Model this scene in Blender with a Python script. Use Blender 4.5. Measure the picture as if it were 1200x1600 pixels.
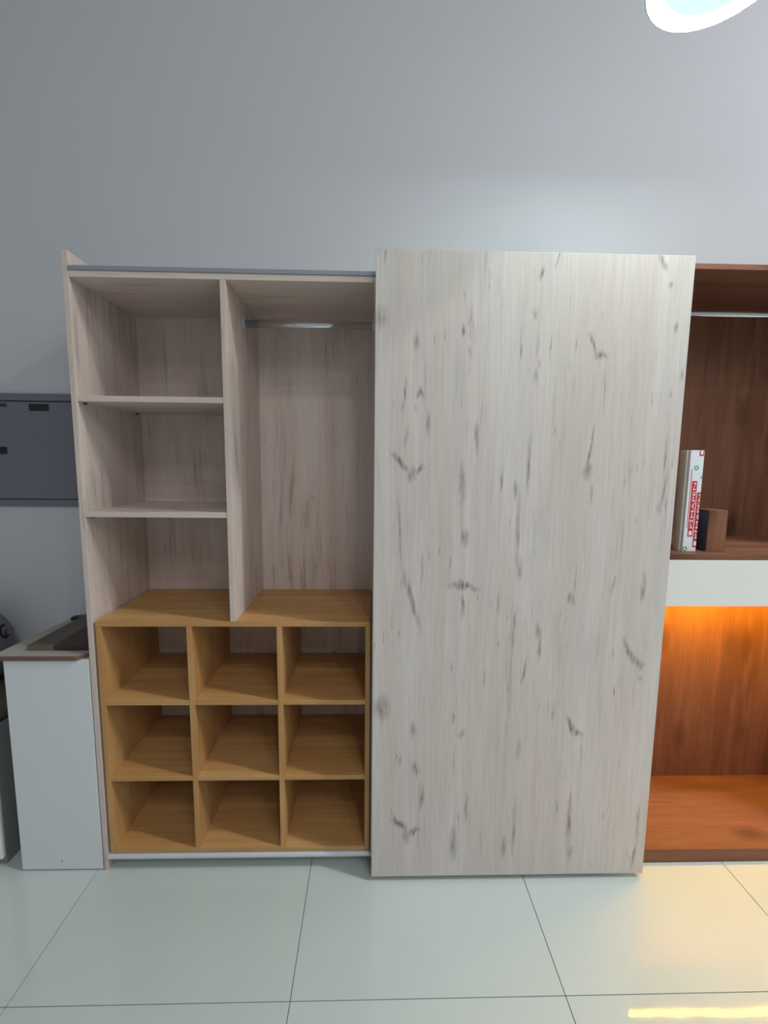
import bpy, bmesh, math, random
from mathutils import Vector, Matrix, noise
from mathutils.bvhtree import BVHTree

random.seed(7)
for o in list(bpy.data.objects):
    bpy.data.objects.remove(o)
scene = bpy.context.scene
COL = scene.collection

# ------------------------------------------------------------------ camera
cam_data = bpy.data.cameras.new('camera')
cam_data.sensor_fit = 'HORIZONTAL'
cam_data.sensor_width = 36.0
cam_data.lens = 684.14 / 1200 * 36.0
cam_data.clip_start = 0.05
cam = bpy.data.objects.new('camera', cam_data)
COL.objects.link(cam)
pitch, yaw, roll = 0.116003, 0.025122, 0.010108
F = Vector((math.sin(yaw) * math.cos(pitch), math.cos(yaw) * math.cos(pitch), -math.sin(pitch)))
R0 = Vector((math.cos(yaw), -math.sin(yaw), 0))
U0 = R0.cross(F)
Rv = R0 * math.cos(roll) + U0 * math.sin(roll)
Uv = U0 * math.cos(roll) - R0 * math.sin(roll)
cam.matrix_world = Matrix(((Rv.x, Uv.x, -F.x, 1.00359), (Rv.y, Uv.y, -F.y, -1.50940),
                           (Rv.z, Uv.z, -F.z, 1.54421), (0, 0, 0, 1)))
scene.camera = cam

# ------------------------------------------------------------------ world (daylight from the open shop front) and exposure
world = bpy.data.worlds.new('world')
scene.world = world
world.use_nodes = True
bg = world.node_tree.nodes['Background']
bg.inputs['Color'].default_value = (0.93, 0.97, 1.0, 1)
bg.inputs['Strength'].default_value = 0.30
LAMP_STRENGTH = 58.0
KEY_LAMP_STRENGTH = 430.0
FRONT_FILL_STRENGTH = 118.0
LED_STRENGTH = 440.0
vs = scene.view_settings
vs.view_transform = 'Standard'
vs.look = 'None'
vs.exposure = 0.14
vs.gamma = 1.0
vs.use_curve_mapping = False


# ------------------------------------------------------------------ material helpers
def srgb(r, g, b):
    f = lambda c: (c / 255) / 12.92 if c / 255 <= 0.04045 else ((c / 255 + 0.055) / 1.055) ** 2.4
    return (f(r), f(g), f(b), 1.0)


def new_mat(name):
    m = bpy.data.materials.new(name)
    m.use_nodes = True
    nt = m.node_tree
    return m, nt, nt.nodes['Principled BSDF']


def node(nt, kind, **kw):
    n = nt.nodes.new(kind)
    for k, v in kw.items():
        setattr(n, k, v)
    return n


def math_node(nt, op, a, b=None, c=None, clamp=False):
    n = nt.nodes.new('ShaderNodeMath')
    n.operation = op
    n.use_clamp = clamp
    for i, v in enumerate((a, b, c)):
        if v is None:
            continue
        if isinstance(v, (int, float)):
            n.inputs[i].default_value = v
        else:
            nt.links.new(v, n.inputs[i])
    return n.outputs[0]


def mix_col(nt, fac, a, b, mode='MIX'):
    n = nt.nodes.new('ShaderNodeMix')
    n.data_type = 'RGBA'
    n.blend_type = mode
    for sock, v in ((n.inputs[0], fac), (n.inputs[6], a), (n.inputs[7], b)):
        if isinstance(v, (int, float)):
            sock.default_value = v
        elif isinstance(v, tuple):
            sock.default_value = v
        else:
            nt.links.new(v, sock)
    return n.outputs[2]


def noise_tex(nt, vec, scale, detail=4, rough=0.55, dist=0.0):
    n = nt.nodes.new('ShaderNodeTexNoise')
    n.inputs['Scale'].default_value = scale
    n.inputs['Detail'].default_value = detail
    n.inputs['Roughness'].default_value = rough
    n.inputs['Distortion'].default_value = dist
    nt.links.new(vec, n.inputs['Vector'])
    return n.outputs['Fac']


def ramp01(nt, v, lo, hi):
    n = nt.nodes.new('ShaderNodeMapRange')
    n.interpolation_type = 'SMOOTHSTEP'
    n.inputs['From Min'].default_value = lo
    n.inputs['From Max'].default_value = hi
    nt.links.new(v, n.inputs['Value'])
    return n.outputs['Result']


def stretched(nt, vec, scl, offset_out=None):
    n = nt.nodes.new('ShaderNodeVectorMath')
    n.operation = 'MULTIPLY'
    nt.links.new(vec, n.inputs[0])
    n.inputs[1].default_value = scl
    return n.outputs[0]


def plain(name, col, rough=0.5, metal=0.0, spec=0.5, bump=0.0, bump_scale=80.0, mottle=0.04):
    """a painted / plastic / metal surface with slight procedural mottling"""
    m, nt, p = new_mat(name)
    tc = node(nt, 'ShaderNodeTexCoord')
    n1 = noise_tex(nt, tc.outputs['Object'], 3.0, 3)
    dark = tuple(c * (1 - mottle * 2) for c in col[:3]) + (1,)
    lite = tuple(min(1, c * (1 + mottle)) for c in col[:3]) + (1,)
    nt.links.new(mix_col(nt, n1, dark, lite), p.inputs['Base Color'])
    p.inputs['Roughness'].default_value = rough
    p.inputs['Metallic'].default_value = metal
    p.inputs['Specular IOR Level'].default_value = spec
    if bump:
        n2 = noise_tex(nt, tc.outputs['Object'], bump_scale, 4)
        b = node(nt, 'ShaderNodeBump')
        b.inputs['Strength'].default_value = bump
        b.inputs['Distance'].default_value = 0.002
        nt.links.new(n2, b.inputs['Height'])
        nt.links.new(b.outputs[0], p.inputs['Normal'])
    return m


def wood(name, axis, base, warm, cool, streak, streak_amt=0.6, streak_lo=0.58, streak_hi=0.74,
         fine_amt=0.25, rough=0.5, knots=0.0, ticks=0.0, wobble=0.025, marks=None, vary=True, spec=0.4):
    """procedural laminate wood, grain along axis ('X','Y','Z')"""
    m, nt, p = new_mat(name)
    tc = node(nt, 'ShaderNodeTexCoord')
    vec = tc.outputs['Object']
    if vary:
        oi = node(nt, 'ShaderNodeObjectInfo')
        wn = node(nt, 'ShaderNodeTexWhiteNoise', noise_dimensions='1D')
        nt.links.new(oi.outputs['Random'], wn.inputs['W'])
        sc = node(nt, 'ShaderNodeVectorMath', operation='SCALE')
        nt.links.new(wn.outputs['Color'], sc.inputs[0])
        sc.inputs['Scale'].default_value = 20
        ad = node(nt, 'ShaderNodeVectorMath', operation='ADD')
        nt.links.new(vec, ad.inputs[0])
        nt.links.new(sc.outputs[0], ad.inputs[1])
        gvec = ad.outputs[0]
    else:
        gvec = vec
    # gentle wander of the grain
    wob = node(nt, 'ShaderNodeTexNoise')
    wob.inputs['Scale'].default_value = 2.2
    wob.inputs['Detail'].default_value = 1
    nt.links.new(gvec, wob.inputs['Vector'])
    wsub = node(nt, 'ShaderNodeVectorMath', operation='MULTIPLY_ADD')
    nt.links.new(wob.outputs['Color'], wsub.inputs[0])
    wsub.inputs[1].default_value = (wobble, wobble, wobble)
    nt.links.new(gvec, wsub.inputs[2])
    w = wsub.outputs[0]
    ai = 'XYZ'.index(axis)

    def st(a):
        s = [1, 1, 1]
        s[ai] = a
        return stretched(nt, w, tuple(s))
    bands = noise_tex(nt, st(0.06), 9, 3)
    bands2 = noise_tex(nt, st(0.10), 24, 3)
    fine = noise_tex(nt, st(0.02), 170, 4, 0.6)
    strk = noise_tex(nt, st(0.075), 38, 5, 0.62)
    gate = noise_tex(nt, st(0.35), 5, 2)
    col = mix_col(nt, ramp01(nt, bands, 0.36, 0.62), base, warm)
    col = mix_col(nt, math_node(nt, 'MULTIPLY', ramp01(nt, bands2, 0.45, 0.70), 0.75), col, cool)
    fr = ramp01(nt, fine, 0.25, 0.75)
    fcol = math_node(nt, 'MULTIPLY_ADD', fr, fine_amt, 1 - fine_amt * 0.5)
    mul = node(nt, 'ShaderNodeVectorMath', operation='SCALE')
    nt.links.new(col, mul.inputs[0])
    nt.links.new(fcol, mul.inputs['Scale'])
    col = mul.outputs[0]
    smask = math_node(nt, 'MULTIPLY', ramp01(nt, strk, streak_lo, streak_hi), ramp01(nt, gate, 0.38, 0.62))
    smask = math_node(nt, 'MULTIPLY', smask, streak_amt, clamp=True)
    if ticks:
        tk = noise_tex(nt, st(0.11), 95, 2, 0.5)
        tg = noise_tex(nt, st(0.5), 9, 2)
        tm = math_node(nt, 'MULTIPLY', ramp01(nt, tk, 0.62, 0.74), ramp01(nt, tg, 0.45, 0.66))
        smask = math_node(nt, 'MAXIMUM', smask, math_node(nt, 'MULTIPLY', tm, ticks))
    if knots:
        kv = node(nt, 'ShaderNodeTexVoronoi', feature='F1')
        kv.inputs['Scale'].default_value = 6.5
        s = [1, 1, 1]
        s[ai] = 0.42
        nt.links.new(stretched(nt, w, tuple(s)), kv.inputs['Vector'])
        km = ramp01(nt, kv.outputs['Distance'], 0.34, 0.04)
        km = math_node(nt, 'MULTIPLY', km, math_node(nt, 'MULTIPLY_ADD', fr, 0.7, 0.5))
        smask = math_node(nt, 'MAXIMUM', smask, math_node(nt, 'MULTIPLY', km, knots, clamp=True))
    if marks:
        wn2 = node(nt, 'ShaderNodeTexNoise')
        wn2.inputs['Scale'].default_value = 60
        wn2.inputs['Detail'].default_value = 3
        nt.links.new(stretched(nt, vec, (1, 1, 0.22)), wn2.inputs['Vector'])
        off = node(nt, 'ShaderNodeVectorMath', operation='SUBTRACT')
        nt.links.new(wn2.outputs['Color'], off.inputs[0])
        off.inputs[1].default_value = (0.5, 0.5, 0.5)
        pm = node(nt, 'ShaderNodeVectorMath', operation='MULTIPLY_ADD')
        nt.links.new(off.outputs[0], pm.inputs[0])
        pm.inputs[1].default_value = (0.018, 0, 0.05)
        nt.links.new(vec, pm.inputs[2])
        fl = stretched(nt, pm.outputs[0], (1, 0, 1))
        acc = None
        for (cx, cz, L, W, ang, stg) in marks:
            mp = node(nt, 'ShaderNodeMapping', vector_type='TEXTURE')
            mp.inputs['Location'].default_value = (cx, 0, cz)
            mp.inputs['Rotation'].default_value = (0, ang, 0)
            mp.inputs['Scale'].default_value = (W * 1.2, 1, L * 1.12)
            nt.links.new(fl, mp.inputs['Vector'])
            gr = node(nt, 'ShaderNodeTexGradient', gradient_type='SPHERICAL')
            nt.links.new(mp.outputs[0], gr.inputs['Vector'])
            v = math_node(nt, 'MULTIPLY', gr.outputs['Fac'], stg * 1.0)
            acc = v if acc is None else math_node(nt, 'MAXIMUM', acc, v)
        fib = noise_tex(nt, stretched(nt, vec, (1, 1, 0.12)), 110, 3)
        acc = math_node(nt, 'MULTIPLY', acc, math_node(nt, 'MULTIPLY_ADD', ramp01(nt, fib, 0.3, 0.62), 1.1, 0.35))
        smask = math_node(nt, 'MAXIMUM', smask, acc, clamp=True)
    col = mix_col(nt, smask, col, streak)
    nt.links.new(col, p.inputs['Base Color'])
    p.inputs['Roughness'].default_value = rough
    p.inputs['Specular IOR Level'].default_value = spec
    b = node(nt, 'ShaderNodeBump')
    b.inputs['Strength'].default_value = 0.12
    b.inputs['Distance'].default_value = 0.001
    nt.links.new(fine, b.inputs['Height'])
    nt.links.new(b.outputs[0], p.inputs['Normal'])
    return m


def emission(name, col, strength):
    m = bpy.data.materials.new(name)
    m.use_nodes = True
    nt = m.node_tree
    nt.nodes.clear()
    out = node(nt, 'ShaderNodeOutputMaterial')
    e = node(nt, 'ShaderNodeEmission')
    e.inputs['Color'].default_value = col
    e.inputs['Strength'].default_value = strength
    nt.links.new(e.outputs[0], out.inputs['Surface'])
    return m


DOOR_MARKS = [
(1.026, 1.994, 0.0402, 0.0262, -0.0, 0.5), (1.141, 1.922, 0.0272, 0.0148, -0.0, 0.5), (1.154, 1.762, 0.0163, 0.0152, -0.0, 0.7), (1.182, 1.656, 0.0473, 0.0093, -0.0, 0.7),
(1.314, 1.895, 0.0205, 0.0089, -0.197, 0.6), (1.286, 1.955, 0.0248, 0.0047, -0.0, 0.8), (1.312, 1.841, 0.0207, 0.006, 0.1, 0.6), (1.309, 1.999, 0.0359, 0.0058, -0.0, 0.4),
(1.288, 2.068, 0.0288, 0.0058, -0.149, 0.4), (1.343, 1.617, 0.0669, 0.0069, -0.0, 0.75), (1.111, 1.618, 0.0523, 0.0062, 0.149, 0.4), (1.093, 1.539, 0.053, 0.0126, -0.785, 0.8),
(1.153, 1.514, 0.029, 0.0111, 1.064, 0.8), (1.128, 1.497, 0.0291, 0.0158, -0.0, 0.6), (1.298, 1.484, 0.0658, 0.0127, -0.0, 0.6), (1.431, 1.481, 0.0489, 0.0051, -0.0, 0.6),
(1.479, 1.454, 0.0369, 0.0083, -0.0, 0.7), (1.521, 1.539, 0.1068, 0.007, -0.0, 0.6), (1.532, 2.138, 0.0352, 0.0075, 0.245, 0.8), (1.516, 2.016, 0.0202, 0.0117, -0.0, 0.5),
(1.54, 1.858, 0.0207, 0.006, -0.0, 0.6), (1.528, 1.818, 0.0278, 0.0091, -0.0, 0.4), (1.584, 2.187, 0.0328, 0.0046, 0.197, 0.7), (1.573, 1.919, 0.0502, 0.0039, -0.0, 0.6),
(1.712, 1.921, 0.0503, 0.0066, -0.381, 0.75), (1.741, 1.893, 0.0138, 0.024, -0.0, 0.7), (1.758, 1.781, 0.089, 0.0046, -0.05, 0.45), (1.722, 1.583, 0.0919, 0.0054, 0.119, 0.75),
(1.72, 1.516, 0.0342, 0.0191, -0.0, 0.6), (1.736, 1.434, 0.0396, 0.0065, -0.0, 0.4), (1.919, 2.179, 0.0396, 0.0115, -0.464, 0.65), (1.948, 2.11, 0.0134, 0.0116, -0.0, 0.5),
(1.978, 1.981, 0.025, 0.0077, -0.0, 0.6), (2.011, 1.825, 0.0257, 0.0061, -0.0, 0.5), (1.977, 1.775, 0.0165, 0.0061, -0.0, 0.4), (1.978, 1.565, 0.0779, 0.0051, -0.0, 0.6),
(1.982, 1.447, 0.0794, 0.0065, 0.149, 0.6), (1.971, 1.397, 0.0275, 0.0098, -0.0, 0.6), (1.095, 1.298, 0.1552, 0.0056, -0.06, 0.55), (1.137, 1.074, 0.1349, 0.0108, -0.291, 0.7),
(1.313, 1.29, 0.0402, 0.0164, -0.0, 0.7), (1.302, 1.431, 0.1279, 0.0096, -0.0, 0.4), (1.314, 1.122, 0.0671, 0.0135, -1.46, 0.8), (1.314, 1.124, 0.0232, 0.0269, -0.0, 0.9),
(1.314, 1.056, 0.047, 0.0075, -0.0, 0.6), (1.494, 1.315, 0.1608, 0.0072, -0.0, 0.65), (1.505, 1.181, 0.0565, 0.01, -0.0, 0.5), (1.69, 1.075, 0.0314, 0.0137, -0.291, 0.7),
(1.938, 1.117, 0.0627, 0.0102, -0.0, 0.7), (1.832, 1.128, 0.0364, 0.0068, 0.291, 0.4), (1.58, 0.963, 0.0372, 0.0139, -0.0, 0.6), (1.17, 1.175, 0.0715, 0.0067, -0.0, 0.4),
(1.906, 0.884, 0.0595, 0.0113, -0.464, 0.8), (1.939, 0.846, 0.0327, 0.0178, -1.107, 0.7), (1.952, 0.791, 0.0137, 0.0143, -0.0, 0.4), (1.538, 0.816, 0.0543, 0.0071, 0.197, 0.6),
(1.588, 0.9, 0.0537, 0.0077, -0.0, 0.6), (1.038, 0.682, 0.055, 0.0323, -0.0, 0.6), (1.15, 0.599, 0.0307, 0.0145, -0.0, 0.5), (1.164, 0.447, 0.0257, 0.0186, -0.0, 0.6),
(1.185, 0.34, 0.0638, 0.0113, -0.0, 0.6), (1.292, 0.645, 0.025, 0.0072, -0.0, 0.6), (1.326, 0.584, 0.0196, 0.0146, -0.0, 0.5), (1.718, 0.611, 0.0478, 0.0088, -0.423, 0.8),
(1.741, 0.581, 0.0254, 0.0147, -1.107, 0.8), (1.759, 0.51, 0.0913, 0.006, -0.05, 0.4), (1.107, 0.231, 0.0471, 0.0154, -0.876, 0.8), (1.162, 0.205, 0.0325, 0.0135, 1.064, 0.8),
(1.131, 0.187, 0.0415, 0.0155, -0.0, 0.6), (1.351, 0.297, 0.0644, 0.0099, -0.0, 0.6), (1.306, 0.149, 0.0806, 0.0156, -0.0, 0.7), (1.494, 0.133, 0.054, 0.0102, -0.0, 0.7),
(1.528, 0.216, 0.1306, 0.0077, -0.0, 0.65), (1.73, 0.224, 0.113, 0.0124, -0.0, 0.6), (1.741, 0.114, 0.0363, 0.0118, -0.0, 0.5), (1.988, 0.221, 0.0836, 0.0062, -0.0, 0.6),
(1.987, 0.108, 0.085, 0.0067, 0.149, 0.6), (1.531, 0.521, 0.0483, 0.0111, -0.0, 0.5)
]
DOOR_C = (1.515, -0.051, 1.11)   # centre of the sliding door

PALE = dict(base=srgb(207, 201, 197), warm=srgb(201, 190, 185), cool=srgb(197, 192, 189), streak=srgb(118, 108, 104))
M = {}
PALE_BOUNCE = dict(base=srgb(211, 198, 190), warm=srgb(205, 187, 178), cool=srgb(199, 188, 184), streak=srgb(120, 106, 100))  # door wood warmed and lightened, bounce light put into the colour
M['pale_z'] = wood('pale_oak_vertical', 'Z', **PALE_BOUNCE, streak_amt=0.50, streak_lo=0.50, streak_hi=0.70, fine_amt=0.10, ticks=0.5)
M['pale_x'] = wood('pale_oak_lengthwise', 'X', **PALE_BOUNCE, streak_amt=0.40, streak_lo=0.52, streak_hi=0.72, fine_amt=0.10, ticks=0.4)
M['door'] = wood('pale_oak_door', 'Z', **PALE, streak_amt=0.34, streak_lo=0.53, streak_hi=0.76, fine_amt=0.13, vary=False, ticks=0.7,
                 marks=[(a - DOOR_C[0], b - DOOR_C[2], c, d, e, f) for (a, b, c, d, e, f) in DOOR_MARKS], rough=0.42)
OAK = dict(base=srgb(192, 149, 96), warm=srgb(182, 137, 84), cool=srgb(199, 159, 108), streak=srgb(156, 112, 66))
M['oak_x'] = wood('honey_oak_lengthwise', 'X', **OAK, streak_amt=0.5, fine_amt=0.14, rough=0.45)
M['oak_z'] = wood('honey_oak_vertical', 'Z', **OAK, streak_amt=0.5, fine_amt=0.14, rough=0.45)
BRN = dict(base=srgb(128, 87, 66), warm=srgb(114, 75, 56), cool=srgb(138, 92, 72), streak=srgb(58, 32, 25))
M['brown_z'] = wood('brown_wood_vertical', 'Z', **BRN, streak_amt=0.6, fine_amt=0.2, knots=0.8, rough=0.5, spec=0.25)
M['brown_x'] = wood('brown_wood_lengthwise', 'X', **BRN, streak_amt=0.6, fine_amt=0.2, knots=0.6, rough=0.5, spec=0.25)
M['dark_board'] = wood('dark_wood_board', 'Y', base=srgb(92, 82, 74), warm=srgb(84, 74, 66), cool=srgb(98, 90, 82),
                       streak=srgb(60, 52, 46), rough=0.5)
M['maroon_board'] = wood('maroon_wood_board', 'Y', base=srgb(70, 46, 46), warm=srgb(62, 40, 42), cool=srgb(74, 52, 50),
                         streak=srgb(48, 30, 32), rough=0.5)
M['chipboard'] = plain('raw_chipboard_edge', srgb(112, 88, 74), 0.85, bump=0.6, bump_scale=400, mottle=0.12)
M['olive_edge'] = plain('olive_board_edge', srgb(108, 99, 80), 0.8, bump=0.4, bump_scale=300, mottle=0.1)
M['wall'] = plain('painted_wall', srgb(192, 195, 202), 0.75, bump=0.06, bump_scale=180, mottle=0.01)
M['ceiling'] = plain('ceiling_paint', srgb(215, 215, 213), 0.8, mottle=0.01)
M['grout'] = plain('grout', srgb(96, 102, 98), 0.8, bump=0.3)
M['white_panel'] = plain('white_melamine', srgb(214, 220, 224), 0.35, mottle=0.01)
M['grey_melamine'] = plain('grey_melamine', srgb(126, 130, 128), 0.5, mottle=0.03)
M['shaded_laminate'] = wood('shaded_pale_laminate', 'X', base=srgb(166, 163, 152), warm=srgb(158, 153, 143), cool=srgb(170, 168, 160), streak=srgb(116, 110, 100), streak_amt=0.4)  # pale wood darkened: the wardrobe's shadow is put into the colour
M['white_gloss'] = plain('white_lacquer', srgb(226, 228, 226), 0.22, mottle=0.005)
M['alu'] = plain('brushed_aluminium', srgb(206, 212, 214), 0.40, metal=0.35, mottle=0.03)
M['alu_grey'] = plain('grey_track', srgb(146, 150, 162), 0.5, metal=0.2, mottle=0.03)
M['chrome'] = plain('chromed_tube', srgb(215, 218, 222), 0.16, metal=1.0, mottle=0.01)
M['grey_metal'] = plain('grey_powder_coat', srgb(112, 114, 124), 0.5, spec=0.4, mottle=0.02, bump=0.05, bump_scale=500)
M['black'] = plain('black_plastic', srgb(22, 22, 28), 0.4)
M['green_label'] = plain('dark_green_label', srgb(26, 62, 56), 0.4)
M['pin'] = plain('dark_shelf_pin', srgb(70, 52, 42), 0.5)
M['pvc'] = plain('white_plastic_profile', srgb(234, 236, 230), 0.35, mottle=0.01)
M['film'] = plain('printed_film', srgb(222, 228, 236), 0.22, mottle=0.01)
M['red_ink'] = plain('red_print', srgb(186, 40, 52), 0.3)
M['white_ink'] = plain('white_print', srgb(236, 236, 240), 0.3)
M['green_ink'] = plain('green_print', srgb(48, 170, 84), 0.3)
M['navy'] = plain('navy_side', srgb(44, 44, 58), 0.5)
M['sack'] = plain('grey_plastic_sack', srgb(104, 104, 120), 0.35, bump=0.4, bump_scale=60)
M['lamp_body'] = plain('lamp_rim', srgb(190, 200, 186), 0.4)
M['lamp_glow'] = emission('lamp_diffuser', (0.72, 1.0, 1.0, 1), 1.0)
M['lamp_ring'] = emission('lamp_ring_glow', (0.82, 1.0, 0.93, 1), LAMP_STRENGTH)
M['lamp_halo'] = emission('added_halo_glow', (0.82, 1.0, 0.95, 1), 9.0)
M['led'] = emission('warm_led', (1.0, 0.50, 0.004, 1), LED_STRENGTH)
M['key_glow'] = emission('ceiling_lamp_diffuser', (1.0, 0.98, 0.97, 1), KEY_LAMP_STRENGTH)
M['front_fill'] = emission('front_fill_diffuser', (1.0, 0.98, 0.97, 1), FRONT_FILL_STRENGTH)


def tile_material():
    m, nt, p = new_mat('polished_floor_tile')
    tc = node(nt, 'ShaderNodeTexCoord')
    oi = node(nt, 'ShaderNodeObjectInfo')
    n1 = noise_tex(nt, tc.outputs['Object'], 2.0, 5, 0.6)
    col = mix_col(nt, n1, srgb(188, 199, 196), srgb(196, 206, 203))
    var = math_node(nt, 'MULTIPLY_ADD', oi.outputs['Random'], 0.03, 0.985)
    s = node(nt, 'ShaderNodeVectorMath', operation='SCALE')
    nt.links.new(col, s.inputs[0])
    nt.links.new(var, s.inputs['Scale'])
    nt.links.new(s.outputs[0], p.inputs['Base Color'])
    p.inputs['Roughness'].default_value = 0.035
    p.inputs['Specular IOR Level'].default_value = 0.55
    n2 = noise_tex(nt, tc.outputs['Object'], 5.0, 2)
    b = node(nt, 'ShaderNodeBump')
    b.inputs['Strength'].default_value = 0.05
    b.inputs['Distance'].default_value = 0.01
    nt.links.new(n2, b.inputs['Height'])
    nt.links.new(b.outputs[0], p.inputs['Normal'])
    return m


M['tile'] = tile_material()


# ------------------------------------------------------------------ mesh helpers
def finish(name, bm, mat, parent=None, origin=(0, 0, 0), smooth=False):
    """bm is in world coordinates; origin = where the object's origin goes (world)"""
    bmesh.ops.translate(bm, verts=bm.verts, vec=-Vector(origin))
    me = bpy.data.meshes.new(name)
    bm.to_mesh(me)
    bm.free()
    if smooth:
        for f in me.polygons:
            f.use_smooth = True
    if mat is not None:
        me.materials.append(M[mat])
    o = bpy.data.objects.new(name, me)
    COL.objects.link(o)
    o.location = origin
    if parent is not None:
        o.parent = parent
        o.location = Vector(origin) - WORLD[parent.name]
    WORLD[o.name] = Vector(origin)
    return o


WORLD = {}


def empty(name, loc, label=None, category=None, group=None):
    o = bpy.data.objects.new(name, None)
    o.empty_display_size = 0.1
    o.location = loc
    COL.objects.link(o)
    WORLD[o.name] = Vector(loc)
    tag(o, label, category, group)
    return o


def tag(o, label=None, category=None, group=None, kind=None):
    if label:
        o['label'] = label
    if category:
        o['category'] = category
    if group:
        o['group'] = group
    if kind:
        o['kind'] = kind
    return o


def box_bm(x0, x1, y0, y1, z0, z1, bevel=0.0008, seg=1, bm=None):
    b = bmesh.new()
    bmesh.ops.create_cube(b, size=1)
    for v in b.verts:
        v.co = Vector(((x0 + x1) / 2 + v.co.x * (x1 - x0), (y0 + y1) / 2 + v.co.y * (y1 - y0),
                       (z0 + z1) / 2 + v.co.z * (z1 - z0)))
    if bevel:
        bmesh.ops.bevel(b, geom=b.edges[:], offset=bevel, segments=seg, profile=0.7, affect='EDGES')
    if bm is None:
        return b
    tmp = bpy.data.meshes.new('tmp')
    b.to_mesh(tmp)
    b.free()
    bm.from_mesh(tmp)
    bpy.data.meshes.remove(tmp)
    return bm


def board(name, x0, x1, y0, y1, z0, z1, mat, parent=None, bevel=0.0008, seg=1):
    return finish(name, box_bm(x0, x1, y0, y1, z0, z1, bevel, seg), mat, parent,
                  ((x0 + x1) / 2, (y0 + y1) / 2, (z0 + z1) / 2))


def prism_bm(pts, axis, a0, a1, bevel=0.0):
    """extrude a polygon (2D points in the plane normal to axis) from a0 to a1"""
    bm = bmesh.new()

    def mk(p, a):
        return {'X': (a, p[0], p[1]), 'Y': (p[0], a, p[1]), 'Z': (p[0], p[1], a)}[axis]
    v0 = [bm.verts.new(mk(p, a0)) for p in pts]
    v1 = [bm.verts.new(mk(p, a1)) for p in pts]
    n = len(pts)
    bm.faces.new(v0)
    bm.faces.new(v1[::-1])
    for i in range(n):
        bm.faces.new((v0[i], v0[(i + 1) % n], v1[(i + 1) % n], v1[i]))
    bmesh.ops.recalc_face_normals(bm, faces=bm.faces[:])
    if bevel:
        bmesh.ops.bevel(bm, geom=bm.edges[:], offset=bevel, segments=1, affect='EDGES')
    return bm


def oval(cy, cz, ry, rz, n=24):
    """stadium / oval outline in the YZ plane"""
    return [(cy + ry * math.copysign(abs(math.cos(t)) ** 0.8, math.cos(t)),
             cz + rz * math.copysign(abs(math.sin(t)) ** 0.8, math.sin(t)))
            for t in (2 * math.pi * i / n for i in range(n))]


def cyl_bm(c, r, h, axis='Z', n=24, r2=None):
    bm = bmesh.new()
    bmesh.ops.create_cone(bm, cap_ends=True, segments=n, radius1=r, radius2=r if r2 is None else r2, depth=h)
    if axis == 'X':
        bmesh.ops.rotate(bm, verts=bm.verts, matrix=Matrix.Rotation(math.pi / 2, 3, 'Y'))
    elif axis == 'Y':
        bmesh.ops.rotate(bm, verts=bm.verts, matrix=Matrix.Rotation(math.pi / 2, 3, 'X'))
    bmesh.ops.translate(bm, verts=bm.verts, vec=c)
    return bm


def lathe_bm(profile, c, n=64):
    """revolve (r, z) profile about the vertical axis through c"""
    bm = bmesh.new()
    rings = []
    for r, z in profile:
        rings.append([bm.verts.new((c[0] + r * math.cos(2 * math.pi * i / n), c[1] + r * math.sin(2 * math.pi * i / n), c[2] + z))
                      for i in range(n)])
    for a, b in zip(rings, rings[1:]):
        for i in range(n):
            bm.faces.new((a[i], a[(i + 1) % n], b[(i + 1) % n], b[i]))
    bmesh.ops.recalc_face_normals(bm, faces=bm.faces[:])
    return bm


# ------------------------------------------------------------------ the room
WALL_Y = 0.43
XL, XR, YF, ZC = -4.0, 7.2, -7.4, 5.0
T = 0.8
TX, TY = -0.025, -0.417
floor = tag(board('floor', XL, XR, YF, WALL_Y + 0.12, -0.06, -0.0025, 'grout', bevel=0), kind='structure')
tile_mesh = None
i0, i1 = math.floor((XL - TX) / T), math.ceil((XR - TX) / T)
j0, j1 = math.floor((YF - TY) / T), math.ceil((WALL_Y - TY) / T)
for j in range(j1 - 1, j0 - 1, -1):
    for i in range(i0, i1):
        x0, x1 = max(XL, TX + i * T), min(XR, TX + (i + 1) * T)
        y0, y1 = max(YF, TY + j * T), min(WALL_Y, TY + (j + 1) * T)
        if x1 - x0 < 0.02 or y1 - y0 < 0.02:
            continue
        cx, cy = (x0 + x1) / 2, (y0 + y1) / 2
        full = abs(x1 - x0 - T) < 1e-6 and abs(y1 - y0 - T) < 1e-6
        g = 0.0011
        if full and tile_mesh is not None:
            o = bpy.data.objects.new('tile', tile_mesh)
            COL.objects.link(o)
            o.parent = floor
            o.location = Vector((cx, cy, -0.004)) - WORLD[floor.name]
        else:
            o = board('tile', x0 + g, x1 - g, y0 + g, y1 - g, -0.008, 0.0, 'tile', floor, bevel=0.0006)
            if full:
                tile_mesh = o.data
tag(board('wall_back', XL - 0.12, XR + 0.12, WALL_Y, WALL_Y + 0.12, 0.0, ZC, 'wall', bevel=0), kind='structure')
tag(board('wall_left', XL - 0.12, XL, YF, WALL_Y, 0.0, ZC, 'wall', bevel=0), kind='structure')
tag(board('wall_right', XR, XR + 0.12, YF, WALL_Y, 0.0, ZC, 'wall', bevel=0), kind='structure')
tag(board('ceiling', XL - 0.12, XR + 0.12, YF, WALL_Y + 0.12, ZC, ZC + 0.1, 'ceiling', bevel=0), kind='structure')

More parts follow.
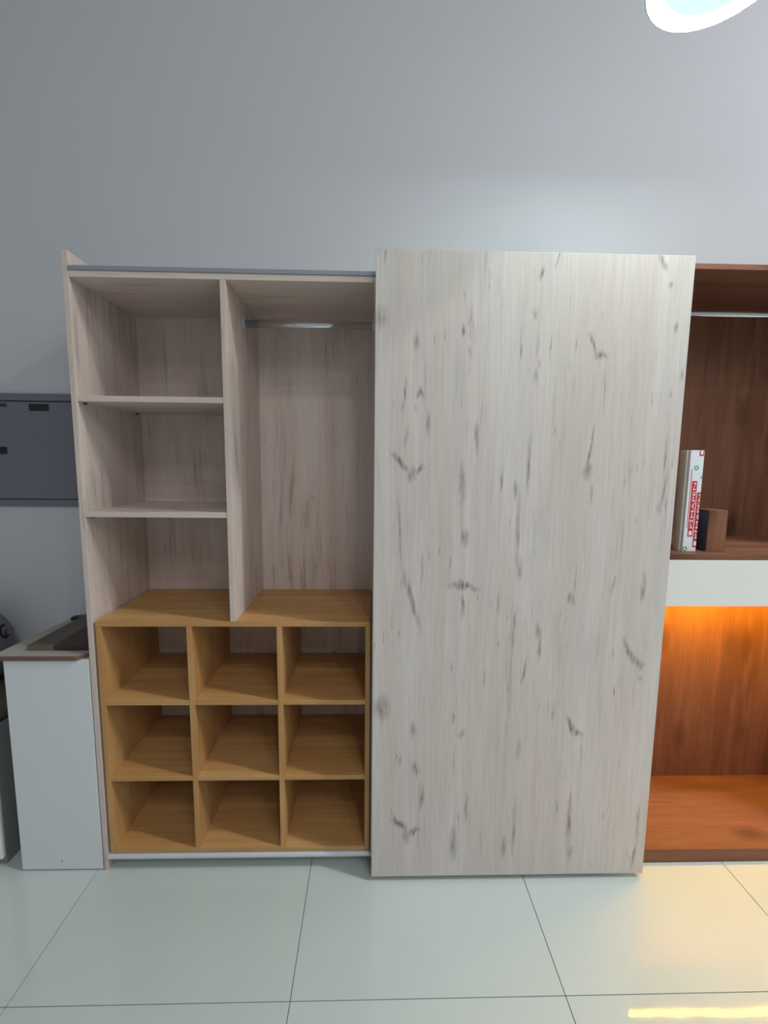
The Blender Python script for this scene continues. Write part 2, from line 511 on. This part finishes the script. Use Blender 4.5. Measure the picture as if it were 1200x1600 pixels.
# ------------------------------------------------------------------ pale wardrobe with sliding door
TB = 0.018
DEP = 0.40
w = empty('wardrobe', (1.01, 0.2, 0.0), 'tall pale whitewashed wood wardrobe with open shelves and one wide sliding door', 'wardrobe')
board('side_panel', 0.0, 0.019, 0.0, DEP + 0.01, 0.0, 2.204, 'pale_z', w)
board('side_panel', 2.0, 2.018, 0.0, DEP + 0.01, 0.0, 2.155, 'pale_z', w)
board('top_board', 0.019, 2.0, 0.0, DEP, 2.123, 2.143, 'pale_x', w)
board('bottom_board', 0.019, 2.0, 0.035, DEP, 0.052, 0.070, 'white_panel', w)
board('plinth', 0.019, 2.0, 0.16, 0.178, 0.0, 0.052, 'white_panel', w)
board('back_panel', 0.019, 2.0, DEP, DEP + 0.01, 0.052, 2.143, 'pale_z', w)
board('divider', 0.500, 0.519, 0.0, DEP, 0.9725, 2.123, 'pale_z', w)
board('divider', 1.002, 1.020, 0.0, DEP, 0.070, 2.123, 'pale_z', w)
for zt in (1.750, 1.362):
    s = board('shelf', 0.019, 0.500, 0.002, DEP, zt - 0.019, zt, 'pale_x', w)
    for px in (0.024, 0.495):
        for py in (0.035, DEP - 0.035):
            finish('shelf_pin', cyl_bm((px, py, zt - 0.0225), 0.005, 0.007, 'Z', 12), 'pin', s, (px, py, zt - 0.0225))
# hanging rail (oval tube with end brackets)
rail = finish('hanging_rail', prism_bm(oval(0.2, 2.046, 0.0085, 0.0135), 'X', 0.523, 0.998), 'chrome', w, (0.76, 0.2, 2.046), True)
for px in (0.5215, 0.9995):
    bmr = prism_bm(oval(0.2, 2.050, 0.013, 0.020), 'X', px - 0.0025, px + 0.0025)
    finish('rail_bracket', bmr, 'alu', rail, (px, 0.2, 2.05))
# aluminium running tracks for the sliding door
tr = finish('top_track', prism_bm([(-0.003, 2.1435), (0.060, 2.1435), (0.060, 2.157), (0.050, 2.157), (0.050, 2.147), (0.030, 2.147), (0.030, 2.157),
                                   (-0.003, 2.157)], 'X', 0.0195, 2.0), 'alu_grey', w, (1.01, 0, 2.15))
prof = [(0.035, 0.044)] + [(0.010 - 0.018 * math.sin(a), 0.0555 + 0.0125 * -math.cos(a)) for a in
                           [math.pi * k / 10 for k in range(11)]] + [(0.035, 0.068)]
finish('bottom_track', prism_bm(prof, 'X', 0.019, 2.0), 'alu', w, (1.01, 0, 0.055))
# sliding door, its roller brackets on top and its guide below
door = board('sliding_door', 1.0065, 2.022, -0.060, -0.042, 0.020, 2.201, 'door', w, bevel=0.0012, seg=2)
for px in (1.16, 1.87):
    # hanger: plate on the door's back, arm reaching over to the wheel in the track
    hb = box_bm(px - 0.04, px + 0.04, -0.0415, -0.0385, 2.10, 2.185, 0.0004)
    box_bm(px - 0.03, px + 0.03, -0.0385, 0.041, 2.1815, 2.185, 0.0004, bm=hb)
    hb_o = finish('roller_bracket', hb, 'alu', door, (px, -0.02, 2.16))
    finish('roller', cyl_bm((px, 0.040, 2.1655), 0.0155, 0.008, 'Y', 20), 'black', door, (px, 0.040, 2.1655))

# ------------------------------------------------------------------ honey oak cubby unit inside the wardrobe
c = empty('cubby_unit', (0.5125, 0.2, 0.0705), 'honey coloured oak cubby unit with nine pigeonholes in the pale wardrobe', 'shelf unit')
CF, CB = 0.0005, 0.398
cz0, cz1 = 0.0705, 0.972
board('side_panel', 0.027, 0.0455, CF, CB, cz0, cz1 - 0.018, 'oak_z', c)
board('side_panel', 0.9795, 0.998, CF, CB, cz0, cz1 - 0.018, 'oak_z', c)
board('top_board', 0.027, 0.998, CF, CB, cz1 - 0.018, cz1, 'oak_x', c)
board('bottom_board', 0.0455, 0.9795, CF, CB, cz0, cz0 + 0.018, 'oak_x', c)
cols = [(0.0455, 0.344), (0.3625, 0.6625), (0.681, 0.9795)]
for xa in (0.344, 0.6625):
    board('partition', xa, xa + 0.0185, CF, CB, cz0 + 0.018, cz1 - 0.018, 'oak_z', c)
for (xa, xb) in cols:
    for zb in (0.361, 0.658):
        board('shelf', xa, xb, CF + 0.001, CB, zb, zb + 0.018, 'oak_x', c)

# ------------------------------------------------------------------ brown wardrobe with lit niche
b = empty('wardrobe', (2.50, 0.2, 0.0), 'dark brown knotty wood wardrobe with white drawer and orange lit niche', 'wardrobe')
BX0, BX1 = 2.030, 2.965
board('side_panel', BX0, BX0 + TB, 0.0, DEP + 0.01, 0.0, 2.187, 'brown_z', b)
board('side_panel', BX1 - TB, BX1, 0.0, DEP + 0.01, 0.0, 2.187, 'brown_z', b)
board('top_board', BX0, BX1, 0.0, DEP + 0.01, 2.187, 2.205, 'brown_x', b)
board('back_panel', BX0 + TB, BX1 - TB, DEP, DEP + 0.01, 0.056, 2.187, 'brown_z', b)
board('base_board', BX0 + TB, BX1 - TB, 0.001, DEP + 0.01, 0.0, 0.056, 'brown_x', b)
board('shelf', BX0 + TB, BX1 - TB, 0.0, DEP, 1.206, 1.225, 'brown_x', b)
board('niche_board', BX0 + TB, BX1 - TB, 0.022, DEP, 1.034, 1.052, 'brown_x', b)
dr = board('drawer_front', BX0 + TB + 0.002, BX1 - TB - 0.002, 0.001, 0.020, 1.032, 1.2035, 'white_gloss', b, bevel=0.0015, seg=2)
rail = finish('hanging_rail', prism_bm(oval(0.2, 2.1125, 0.0085, 0.0125), 'X', BX0 + TB + 0.005, BX1 - TB - 0.005), 'chrome', b, (2.56, 0.2, 2.1125), True)
for px in (BX0 + TB + 0.0025, BX1 - TB - 0.0025):
    finish('rail_bracket', prism_bm(oval(0.2, 2.116, 0.013, 0.020), 'X', px - 0.0025, px + 0.0025), 'alu', rail, (px, 0.2, 2.116))
ch = finish('led_channel', prism_bm([(0.223, 1.0335), (0.245, 1.0335), (0.245, 1.026), (0.243, 1.026), (0.243, 1.0315),
                                     (0.225, 1.0315), (0.225, 1.026), (0.223, 1.026)], 'X', BX0 + TB + 0.01, BX1 - TB - 0.01),
            'alu', b, (2.56, 0.234, 1.03))
board('led_strip', BX0 + TB + 0.012, BX1 - TB - 0.012, 0.2305, 0.2375, 1.0268, 1.0310, 'led', ch, bevel=0)

# ------------------------------------------------------------------ things on the brown shelf
ZS = 1.2255
pf = empty('profile_sample', (2.165, 0.10, ZS), 'upright white plastic profile sample with red printed film on brown shelf', 'profile sample')
px0, px1, pyf, ph = 2.1385, 2.1885, 0.045, 0.368
# hollow chambered window profile, standing upright: outline seen from above
outer = [(px0, pyf), (px1, pyf), (px1, pyf + 0.062), (px1 - 0.010, pyf + 0.062), (px1 - 0.010, pyf + 0.070), (px0 + 0.012, pyf + 0.070),
         (px0 + 0.012, pyf + 0.062), (px0 + 0.006, pyf + 0.062), (px0 + 0.006, pyf + 0.046), (px0, pyf + 0.046)]
finish('profile_body', prism_bm(outer, 'Z', ZS, ZS + ph, 0.0006), 'pvc', pf, (2.165, 0.10, ZS))
board('side_lip', px0 - 0.004, px0 - 0.0002, pyf + 0.012, pyf + 0.030, ZS, ZS + ph - 0.001, 'pvc', pf, bevel=0.0005)
film = board('film', px0 + 0.001, px1 - 0.0005, pyf - 0.0012, pyf - 0.0002, ZS + 0.001, ZS + ph - 0.0005, 'film', pf, bevel=0)


def flat_poly(name, pts, y, mat, parent):
    bm = bmesh.new()
    vs_ = [bm.verts.new((p[0], y, p[1])) for p in pts]
    f = bm.faces.new(vs_)
    if f.normal.y > 0:
        f.normal_flip()
    bm.faces.ensure_lookup_table()
    r = bmesh.ops.extrude_face_region(bm, geom=bm.faces[:])
    bmesh.ops.translate(bm, verts=[v for v in r['geom'] if isinstance(v, bmesh.types.BMVert)], vec=(0, -0.00015, 0))
    bmesh.ops.recalc_face_normals(bm, faces=bm.faces[:])
    cx = sum(p[0] for p in pts) / len(pts)
    cz = sum(p[1] for p in pts) / len(pts)
    return finish(name, bm, mat, parent, (cx, y, cz))


def ring(name, cx, cz, ro, ri, y, mat, parent, n=28, sx=1.0, clip=None):
    bm = bmesh.new()
    a = [bm.verts.new((cx + sx * ro * math.cos(2 * math.pi * i / n), y, cz + ro * math.sin(2 * math.pi * i / n))) for i in range(n)]
    c_ = [bm.verts.new((cx + sx * ri * math.cos(2 * math.pi * i / n), y, cz + ri * math.sin(2 * math.pi * i / n))) for i in range(n)]
    for i in range(n):
        bm.faces.new((a[i], a[(i + 1) % n], c_[(i + 1) % n], c_[i]))
    bmesh.ops.recalc_face_normals(bm, faces=bm.faces[:])
    if clip is not None:
        g = bm.verts[:] + bm.edges[:] + bm.faces[:]
        bmesh.ops.bisect_plane(bm, geom=g, plane_co=(clip, 0, 0), plane_no=(1, 0, 0), clear_outer=True)
    return finish(name, bm, mat, parent, (cx, y, cz))


def text_bm(body, size):
    cu = bpy.data.curves.new('lettering_curve', 'FONT')
    cu.body = body
    cu.size = size
    cu.align_x = 'LEFT'
    cu.align_y = 'BOTTOM_BASELINE'
    to = bpy.data.objects.new('lettering_tmp', cu)
    COL.objects.link(to)
    dg = bpy.context.evaluated_depsgraph_get()
    dg.update()
    me = bpy.data.meshes.new_from_object(to.evaluated_get(dg))
    bm = bmesh.new()
    bm.from_mesh(me)
    bpy.data.objects.remove(to)
    bpy.data.curves.remove(cu)
    bpy.data.meshes.remove(me)
    return bm


def upright_text(name, body, x0, x1, z0, z1, y, mat, parent, clip=None):
    """lettering turned to read upwards, fitted to the rectangle, baseline on the right (x1)"""
    bm = text_bm(body, 1.0)
    xs = [v.co.x for v in bm.verts]
    ys = [v.co.y for v in bm.verts]
    ax, bx, ay, by = min(xs), max(xs), min(ys), max(ys)
    for v in bm.verts:
        u = (v.co.x - ax) / (bx - ax)
        t = (v.co.y - ay) / (by - ay)
        v.co = Vector((x1 - (x1 - x0) * t, y, z0 + (z1 - z0) * u))
    bmesh.ops.recalc_face_normals(bm, faces=bm.faces[:])
    if clip is not None:
        g = bm.verts[:] + bm.edges[:] + bm.faces[:]
        bmesh.ops.bisect_plane(bm, geom=g, plane_co=(clip, 0, 0), plane_no=(1, 0, 0), clear_outer=True)
    return finish(name, bm, mat, parent, ((x0 + x1) / 2, y, (z0 + z1) / 2))


def rect(x0, x1, z0, z1):
    return [(x0, z0), (x1, z0), (x1, z1), (x0, z1)]


yf = pyf - 0.0013
EDGE = px1 - 0.0007
# first printed banner
bx0, bx1, bz0, bz1 = 2.1525, 2.1715, ZS + 0.055, ZS + 0.258
flat_poly('banner', rect(bx0, bx1, bz0, bz1), yf, 'red_ink', film)
flat_poly('logo_square', rect(bx0 + 0.004, bx1 - 0.004, bz0 + 0.005, bz0 + 0.021), yf - 0.0003, 'white_ink', film)
upright_text('lettering', 'PİMAPEN', bx0 + 0.0025, bx1 - 0.0035, bz0 + 0.031, bz1 - 0.006, yf - 0.0003, 'white_ink', film)
# narrow red line at the left and second banner running over the right edge
flat_poly('red_line', rect(bx0 - 0.0055, bx0 - 0.0030, bz0 + 0.03, bz0 + 0.245), yf, 'red_ink', film)
flat_poly('banner', rect(2.1745, EDGE, ZS + 0.016, ZS + 0.217), yf, 'red_ink', film)
upright_text('lettering', 'PİMAPEN', 2.177, 2.190, ZS + 0.048, ZS + 0.210, yf - 0.0003, 'white_ink', film, clip=EDGE)
flat_poly('logo_square', rect(2.1785, EDGE, ZS + 0.022, ZS + 0.038), yf - 0.0003, 'white_ink', film)
# third banner cut off at the top edge
flat_poly('banner', rect(2.1705, 2.1865, ZS + ph - 0.020, ZS + ph - 0.001), yf, 'red_ink', film)
flat_poly('logo_square', rect(2.1745, 2.1830, ZS + ph - 0.015, ZS + ph - 0.001), yf - 0.0003, 'white_ink', film)
flat_poly('red_fleck', [(2.181, ZS + 0.268), (2.186, ZS + 0.268), (2.186, ZS + 0.280)], yf, 'red_ink', film)
for (gx, gz) in ((2.1635, ZS + 0.305), (2.1475, ZS + 0.010)):
    ring('green_mark', gx, gz, 0.0085, 0.0042, yf, 'green_ink', film)

bk = empty('wood_block', (2.27, 0.08, ZS), 'small upright brown wood block right of the printed profile sample', 'block')
board('block_body', 2.2285, 2.298, 0.045, 0.125, ZS, ZS + 0.152, 'brown_z', bk, bevel=0.001)
board('side_facing', 2.2255, 2.2283, 0.047, 0.124, ZS + 0.0002, ZS + 0.152, 'navy', bk, bevel=0.0004)

# ------------------------------------------------------------------ white cabinet at the left and what lies on it
cab = empty('cabinet', (-0.15, 0.2, 0.0), 'narrow white cabinet standing against the pale wardrobe, topped by a pale board', 'cabinet')
fp = board('front_panel', -0.302, -0.004, 0.0, 0.018, 0.006, 0.832, 'white_panel', cab)
board('side_panel', -0.302, -0.284, 0.0185, 0.40, 0.0, 0.832, 'white_panel', cab)
board('side_panel', -0.022, -0.004, 0.0185, 0.40, 0.0, 0.832, 'white_panel', cab)
board('back_panel', -0.2835, -0.0225, 0.392, 0.40, 0.006, 0.832, 'white_panel', cab)
board('bottom_board', -0.2835, -0.0225, 0.0185, 0.3915, 0.006, 0.024, 'white_panel', cab)
finish('screw_hole', cyl_bm((-0.154, -0.0003, 0.041), 0.0025, 0.0012, 'Y', 12), 'black', fp, (-0.154, -0.0003, 0.041))

tb = empty('loose_board', (-0.15, 0.19, 0.8325), 'pale wood board with brown raw edges and a clipped corner on the white cabinet', 'board')
outl = [(-0.335, -0.010), (-0.043, -0.010), (-0.004, 0.030), (-0.004, 0.415), (-0.302, 0.415)]
finish('board_core', prism_bm(outl, 'Z', 0.8325, 0.8490, 0.0), 'chipboard', tb, (-0.15, 0.19, 0.8325))
finish('laminate_face', prism_bm([(p[0] * 0.999, p[1] + 0.0004) for p in outl], 'Z', 0.8492, 0.8500, 0.0), 'shaded_laminate', tb, (-0.15, 0.19, 0.8325))


def rot_board(name, x0, x1, y0, y1, z0, z1, ang, mat, edge_mat, label, group=None):
    e = empty(name, ((x0 + x1) / 2, (y0 + y1) / 2, z0), label, 'board', group)
    board('board_body', x0, x1, y0 + 0.0012, y1, z0, z1, mat, e, bevel=0.0008)
    board('front_edge', x0 + 0.0004, x1 - 0.0004, y0, y0 + 0.001, z0 + 0.0004, z1 - 0.0004, edge_mat, e, bevel=0)
    e.rotation_euler = (0, 0, ang)
    return e


rot_board('loose_board', -0.243, -0.148, 0.035, 0.405, 0.8505, 0.8690, 0.0, 'dark_board', 'olive_edge',
          'grey brown board with olive front edge lying on the pale board')
rot_board('loose_board', -0.146, -0.006, 0.035, 0.405, 0.8505, 0.8690, 0.0, 'maroon_board', 'maroon_board',
          'dark maroon board lying between the grey brown board and the wardrobe')
board_back = board('wood_offcut', -0.290, -0.2455, 0.335, 0.365, 0.8505, 0.8640, 'black')
tag(board_back, 'small black offcut behind the grey brown board on the white cabinet', 'offcut')

# ------------------------------------------------------------------ low cabinet and sack at the left edge
lc = empty('cabinet', (-0.75, 0.2, 0.0), 'low white cabinet at the left edge, beside the narrow white cabinet', 'cabinet')
LX1 = -0.385
board('side_panel', LX1 - 0.018, LX1, 0.033, 0.42, 0.0, 0.560, 'grey_melamine', lc)
board('side_panel', -1.10, -1.082, 0.033, 0.42, 0.0, 0.560, 'grey_melamine', lc)
board('back_panel', -1.0815, LX1 - 0.0185, 0.410, 0.42, 0.03, 0.560, 'white_panel', lc)
board('bottom_board', -1.0815, LX1 - 0.0185, 0.033, 0.4095, 0.05, 0.068, 'white_panel', lc)
for (xa, xb) in ((-1.0985, -0.7445), (-0.7415, LX1 - 0.001)):
    d_ = board('door', xa, xb, 0.014, 0.032, 0.035, 0.545, 'white_gloss', lc, bevel=0.001)
board('plinth', -1.0815, LX1 - 0.0185, 0.08, 0.098, 0.0, 0.0495, 'black', lc)
board('shadow_gap', -1.095, LX1 + 0.001, 0.03, 0.41, 0.5603, 0.574, 'black', lc, bevel=0)  # black strip standing in for the shade in the gap under the worktop
board('worktop', -1.11, LX1 + 0.010, 0.012, 0.425, 0.5743, 0.600, 'dark_board', lc, bevel=0.001)

# slumped plastic sack standing on the low cabinet
sk = empty('sack', (-0.675, 0.27, 0.6005), 'crumpled dark grey plastic sack with black marks on the low cabinet', 'sack')
bm = bmesh.new()
bmesh.ops.create_icosphere(bm, subdivisions=5, radius=1.0)
for v in bm.verts:
    p = v.co.copy()
    q = Vector([math.copysign(abs(k) ** 0.55, k) for k in p])
    x, y, z = q.x * 0.150, q.y * 0.115, q.z * 0.172
    t = (z + 0.172) / 0.344
    pinch = 1.0 - 0.45 * max(0, t - 0.55) ** 1.3 * 2
    x *= pinch
    y *= pinch * (1 - 0.25 * t)
    d = noise.noise(Vector((x * 14, y * 14, z * 9))) * 0.012 + noise.noise(Vector((x * 40, y * 40, z * 22))) * 0.004
    n = p.normalized()
    v.co = Vector((x + n.x * d - 0.675, y + n.y * d + 0.27, max(0.6005, z + 0.172 + 0.6005 + n.z * d)))
sack_o = finish('sack_body', bm, 'sack', sk, (-0.675, 0.27, 0.6005), True)
sack_bvh = BVHTree.FromPolygons([v.co.copy() for v in sack_o.data.vertices], [tuple(p.vertices) for p in sack_o.data.polygons])
for (mx, mz, mr, a0, a1, wd) in ((0.018, 0.222, 0.026, 1.2, 4.6, 0.009), (0.022, 0.214, 0.012, 1.6, 5.2, 0.007)):
    bm = bmesh.new()
    row = []
    for k in range(15):
        a = a0 + (a1 - a0) * k / 14
        pair = []
        for rr in (mr - wd / 2, mr + wd / 2):
            ly, lz = mx + rr * math.cos(a), mz + rr * math.sin(a)
            hitp = sack_bvh.ray_cast(Vector((1, ly, lz)), Vector((-1, 0, 0)))[0]
            pair.append(bm.verts.new((-0.675 + (hitp.x if hitp else 0.12) + 0.0015, 0.27 + ly, 0.6005 + lz)))
        row.append(pair)
    for p0, p1 in zip(row, row[1:]):
        bm.faces.new((p0[0], p0[1], p1[1], p1[0]))
    finish('dark_mark', bm, 'black', sack_o, (-0.675, 0.27, 0.6005))

# ------------------------------------------------------------------ electrical panel on the wall
ep = empty('electrical_panel', (-0.36, WALL_Y, 1.335), 'dark grey metal electrical panel on the wall behind the wardrobe', 'electrical panel')
EX0, EX1, EZ0, EZ1 = -0.655, -0.06, 1.335, 1.812
ey0, ey1 = WALL_Y - 0.012, WALL_Y - 0.0003
fw, gap = 0.0295, 0.003
board('frame_rail', EX0, EX1, ey0, ey1, EZ1 - fw, EZ1, 'grey_metal', ep)
board('frame_rail', EX0, EX1, ey0, ey1, EZ0, EZ0 + fw - 0.002, 'grey_metal', ep)
board('frame_stile', EX0, EX0 + 0.040, ey0, ey1, EZ0 + fw - 0.002, EZ1 - fw, 'grey_metal', ep)
board('frame_stile', EX1 - 0.040, EX1, ey0, ey1, EZ0 + fw - 0.002, EZ1 - fw, 'grey_metal', ep)
board('backing', EX0 + 0.01, EX1 - 0.01, ey1 - 0.003, ey1, EZ0 + 0.01, EZ1 - 0.01, 'black', ep, bevel=0)
pd = board('panel_door', EX0 + 0.043, EX1 - 0.043, ey0 + 0.0008, ey1 - 0.0035, EZ0 + fw + 0.0015, EZ1 - fw - 0.0045, 'grey_metal', ep, bevel=0.0012)
board('black_plate', -0.456, -0.373, ey0 - 0.0012, ey0 + 0.0006, 1.7405, 1.769, 'black', pd, bevel=0.0005)
board('green_label', -0.640 + 0.035, -0.549, ey0 - 0.0006, ey0 + 0.0006, 1.7555, 1.770, 'green_label', pd, bevel=0.0003)
lt = board('latch', -0.606, -0.562, ey0 - 0.003, ey0 + 0.0006, 1.558, 1.588, 'black', pd, bevel=0.0012)

# ------------------------------------------------------------------ round pendant lamp, upper right
LX, LY, LZ, LR = 1.8345, -0.3334, 2.73, 0.1625
lamp = empty('pendant_lamp', (LX, LY, LZ), 'bright round white pendant lamp hanging above the sliding door', 'lamp')
finish('housing', lathe_bm([(0.001, 0.055), (0.06, 0.055), (0.13, 0.055), (LR - 0.006, 0.052), (LR - 0.003, 0.048), (LR - 0.003, 0.008), (LR, 0.006), (LR, 0.0), (LR - 0.003, -0.002),
                            (LR - 0.003, 0.004), (0.001, 0.012)], (LX, LY, LZ)), 'lamp_body', lamp, (LX, LY, LZ), True)
finish('halo_band', lathe_bm([(LR - 0.0025, 0.047), (LR - 0.0012, 0.045), (LR - 0.0012, 0.0095), (LR - 0.0025, 0.008)], (LX, LY, LZ)),  # glowing band added to throw a halo on the wall
       'lamp_halo', lamp, (LX, LY, LZ), True)
finish('glow_ring', lathe_bm([(LR - 0.0035, 0.003), (LR - 0.0045, -0.001), (LR - 0.020, -0.004), (LR - 0.042, -0.003), (LR - 0.044, 0.004)], (LX, LY, LZ)),
       'lamp_ring', lamp, (LX, LY, LZ), True)
finish('diffuser', lathe_bm([(LR - 0.0445, 0.003), (0.06, -0.001), (0.001, -0.002)], (LX, LY, LZ)), 'lamp_glow', lamp, (LX, LY, LZ), True)
finish('cable', cyl_bm((LX, LY, (LZ + 0.055 + ZC - 0.02) / 2), 0.004, ZC - 0.02 - LZ - 0.055, 'Z', 12), 'white_panel', lamp, (LX, LY, LZ + 0.3))
finish('ceiling_rose', lathe_bm([(0.001, -0.0005), (0.05, -0.0005), (0.05, -0.015), (0.04, -0.022), (0.001, -0.022)], (LX, LY, ZC)), 'white_panel', lamp, (LX, LY, ZC))

# ------------------------------------------------------------------ unseen round lamps on the shop ceiling; extra key and front ones added
spots = [((4.50, -1.24), 'key_glow', 'round white flush lamp on the ceiling nearest the brown wardrobe'),
         ((5.90, -1.72), 'key_glow', 'added second key lamp on the ceiling nearest the right wall'),  # split off the key lamp to light the wall less
         ((1.70, -3.60), 'front_fill', 'added ceiling lamp softening the front light, nearest behind the camera'),  # one front light split into five unseen lamps for softer shadows
         ((2.90, -4.25), 'front_fill', 'added ceiling lamp softening the front light, second behind the camera'),
         ((4.10, -4.90), 'front_fill', 'added ceiling lamp softening the front light, third behind the camera'),
         ((2.30, -5.55), 'front_fill', 'added ceiling lamp softening the front light, fourth behind the camera'),
         ((3.50, -6.20), 'front_fill', 'added ceiling lamp softening the front light, farthest behind the camera')]
for (sx, sy), gm, lab in spots:
    cl = empty('ceiling_lamp', (sx, sy, ZC), lab, 'lamp', 'round flush lamps on the shop ceiling')
    finish('housing', lathe_bm([(0.001, -0.0005), (0.150, -0.0005), (0.155, -0.010), (0.155, -0.045), (0.148, -0.050), (0.146, -0.040)], (sx, sy, ZC)),
           'lamp_body', cl, (sx, sy, ZC), True)
    finish('diffuser', lathe_bm([(0.1455, -0.042), (0.08, -0.048), (0.001, -0.050)], (sx, sy, ZC)), gm, cl, (sx, sy, ZC), True)
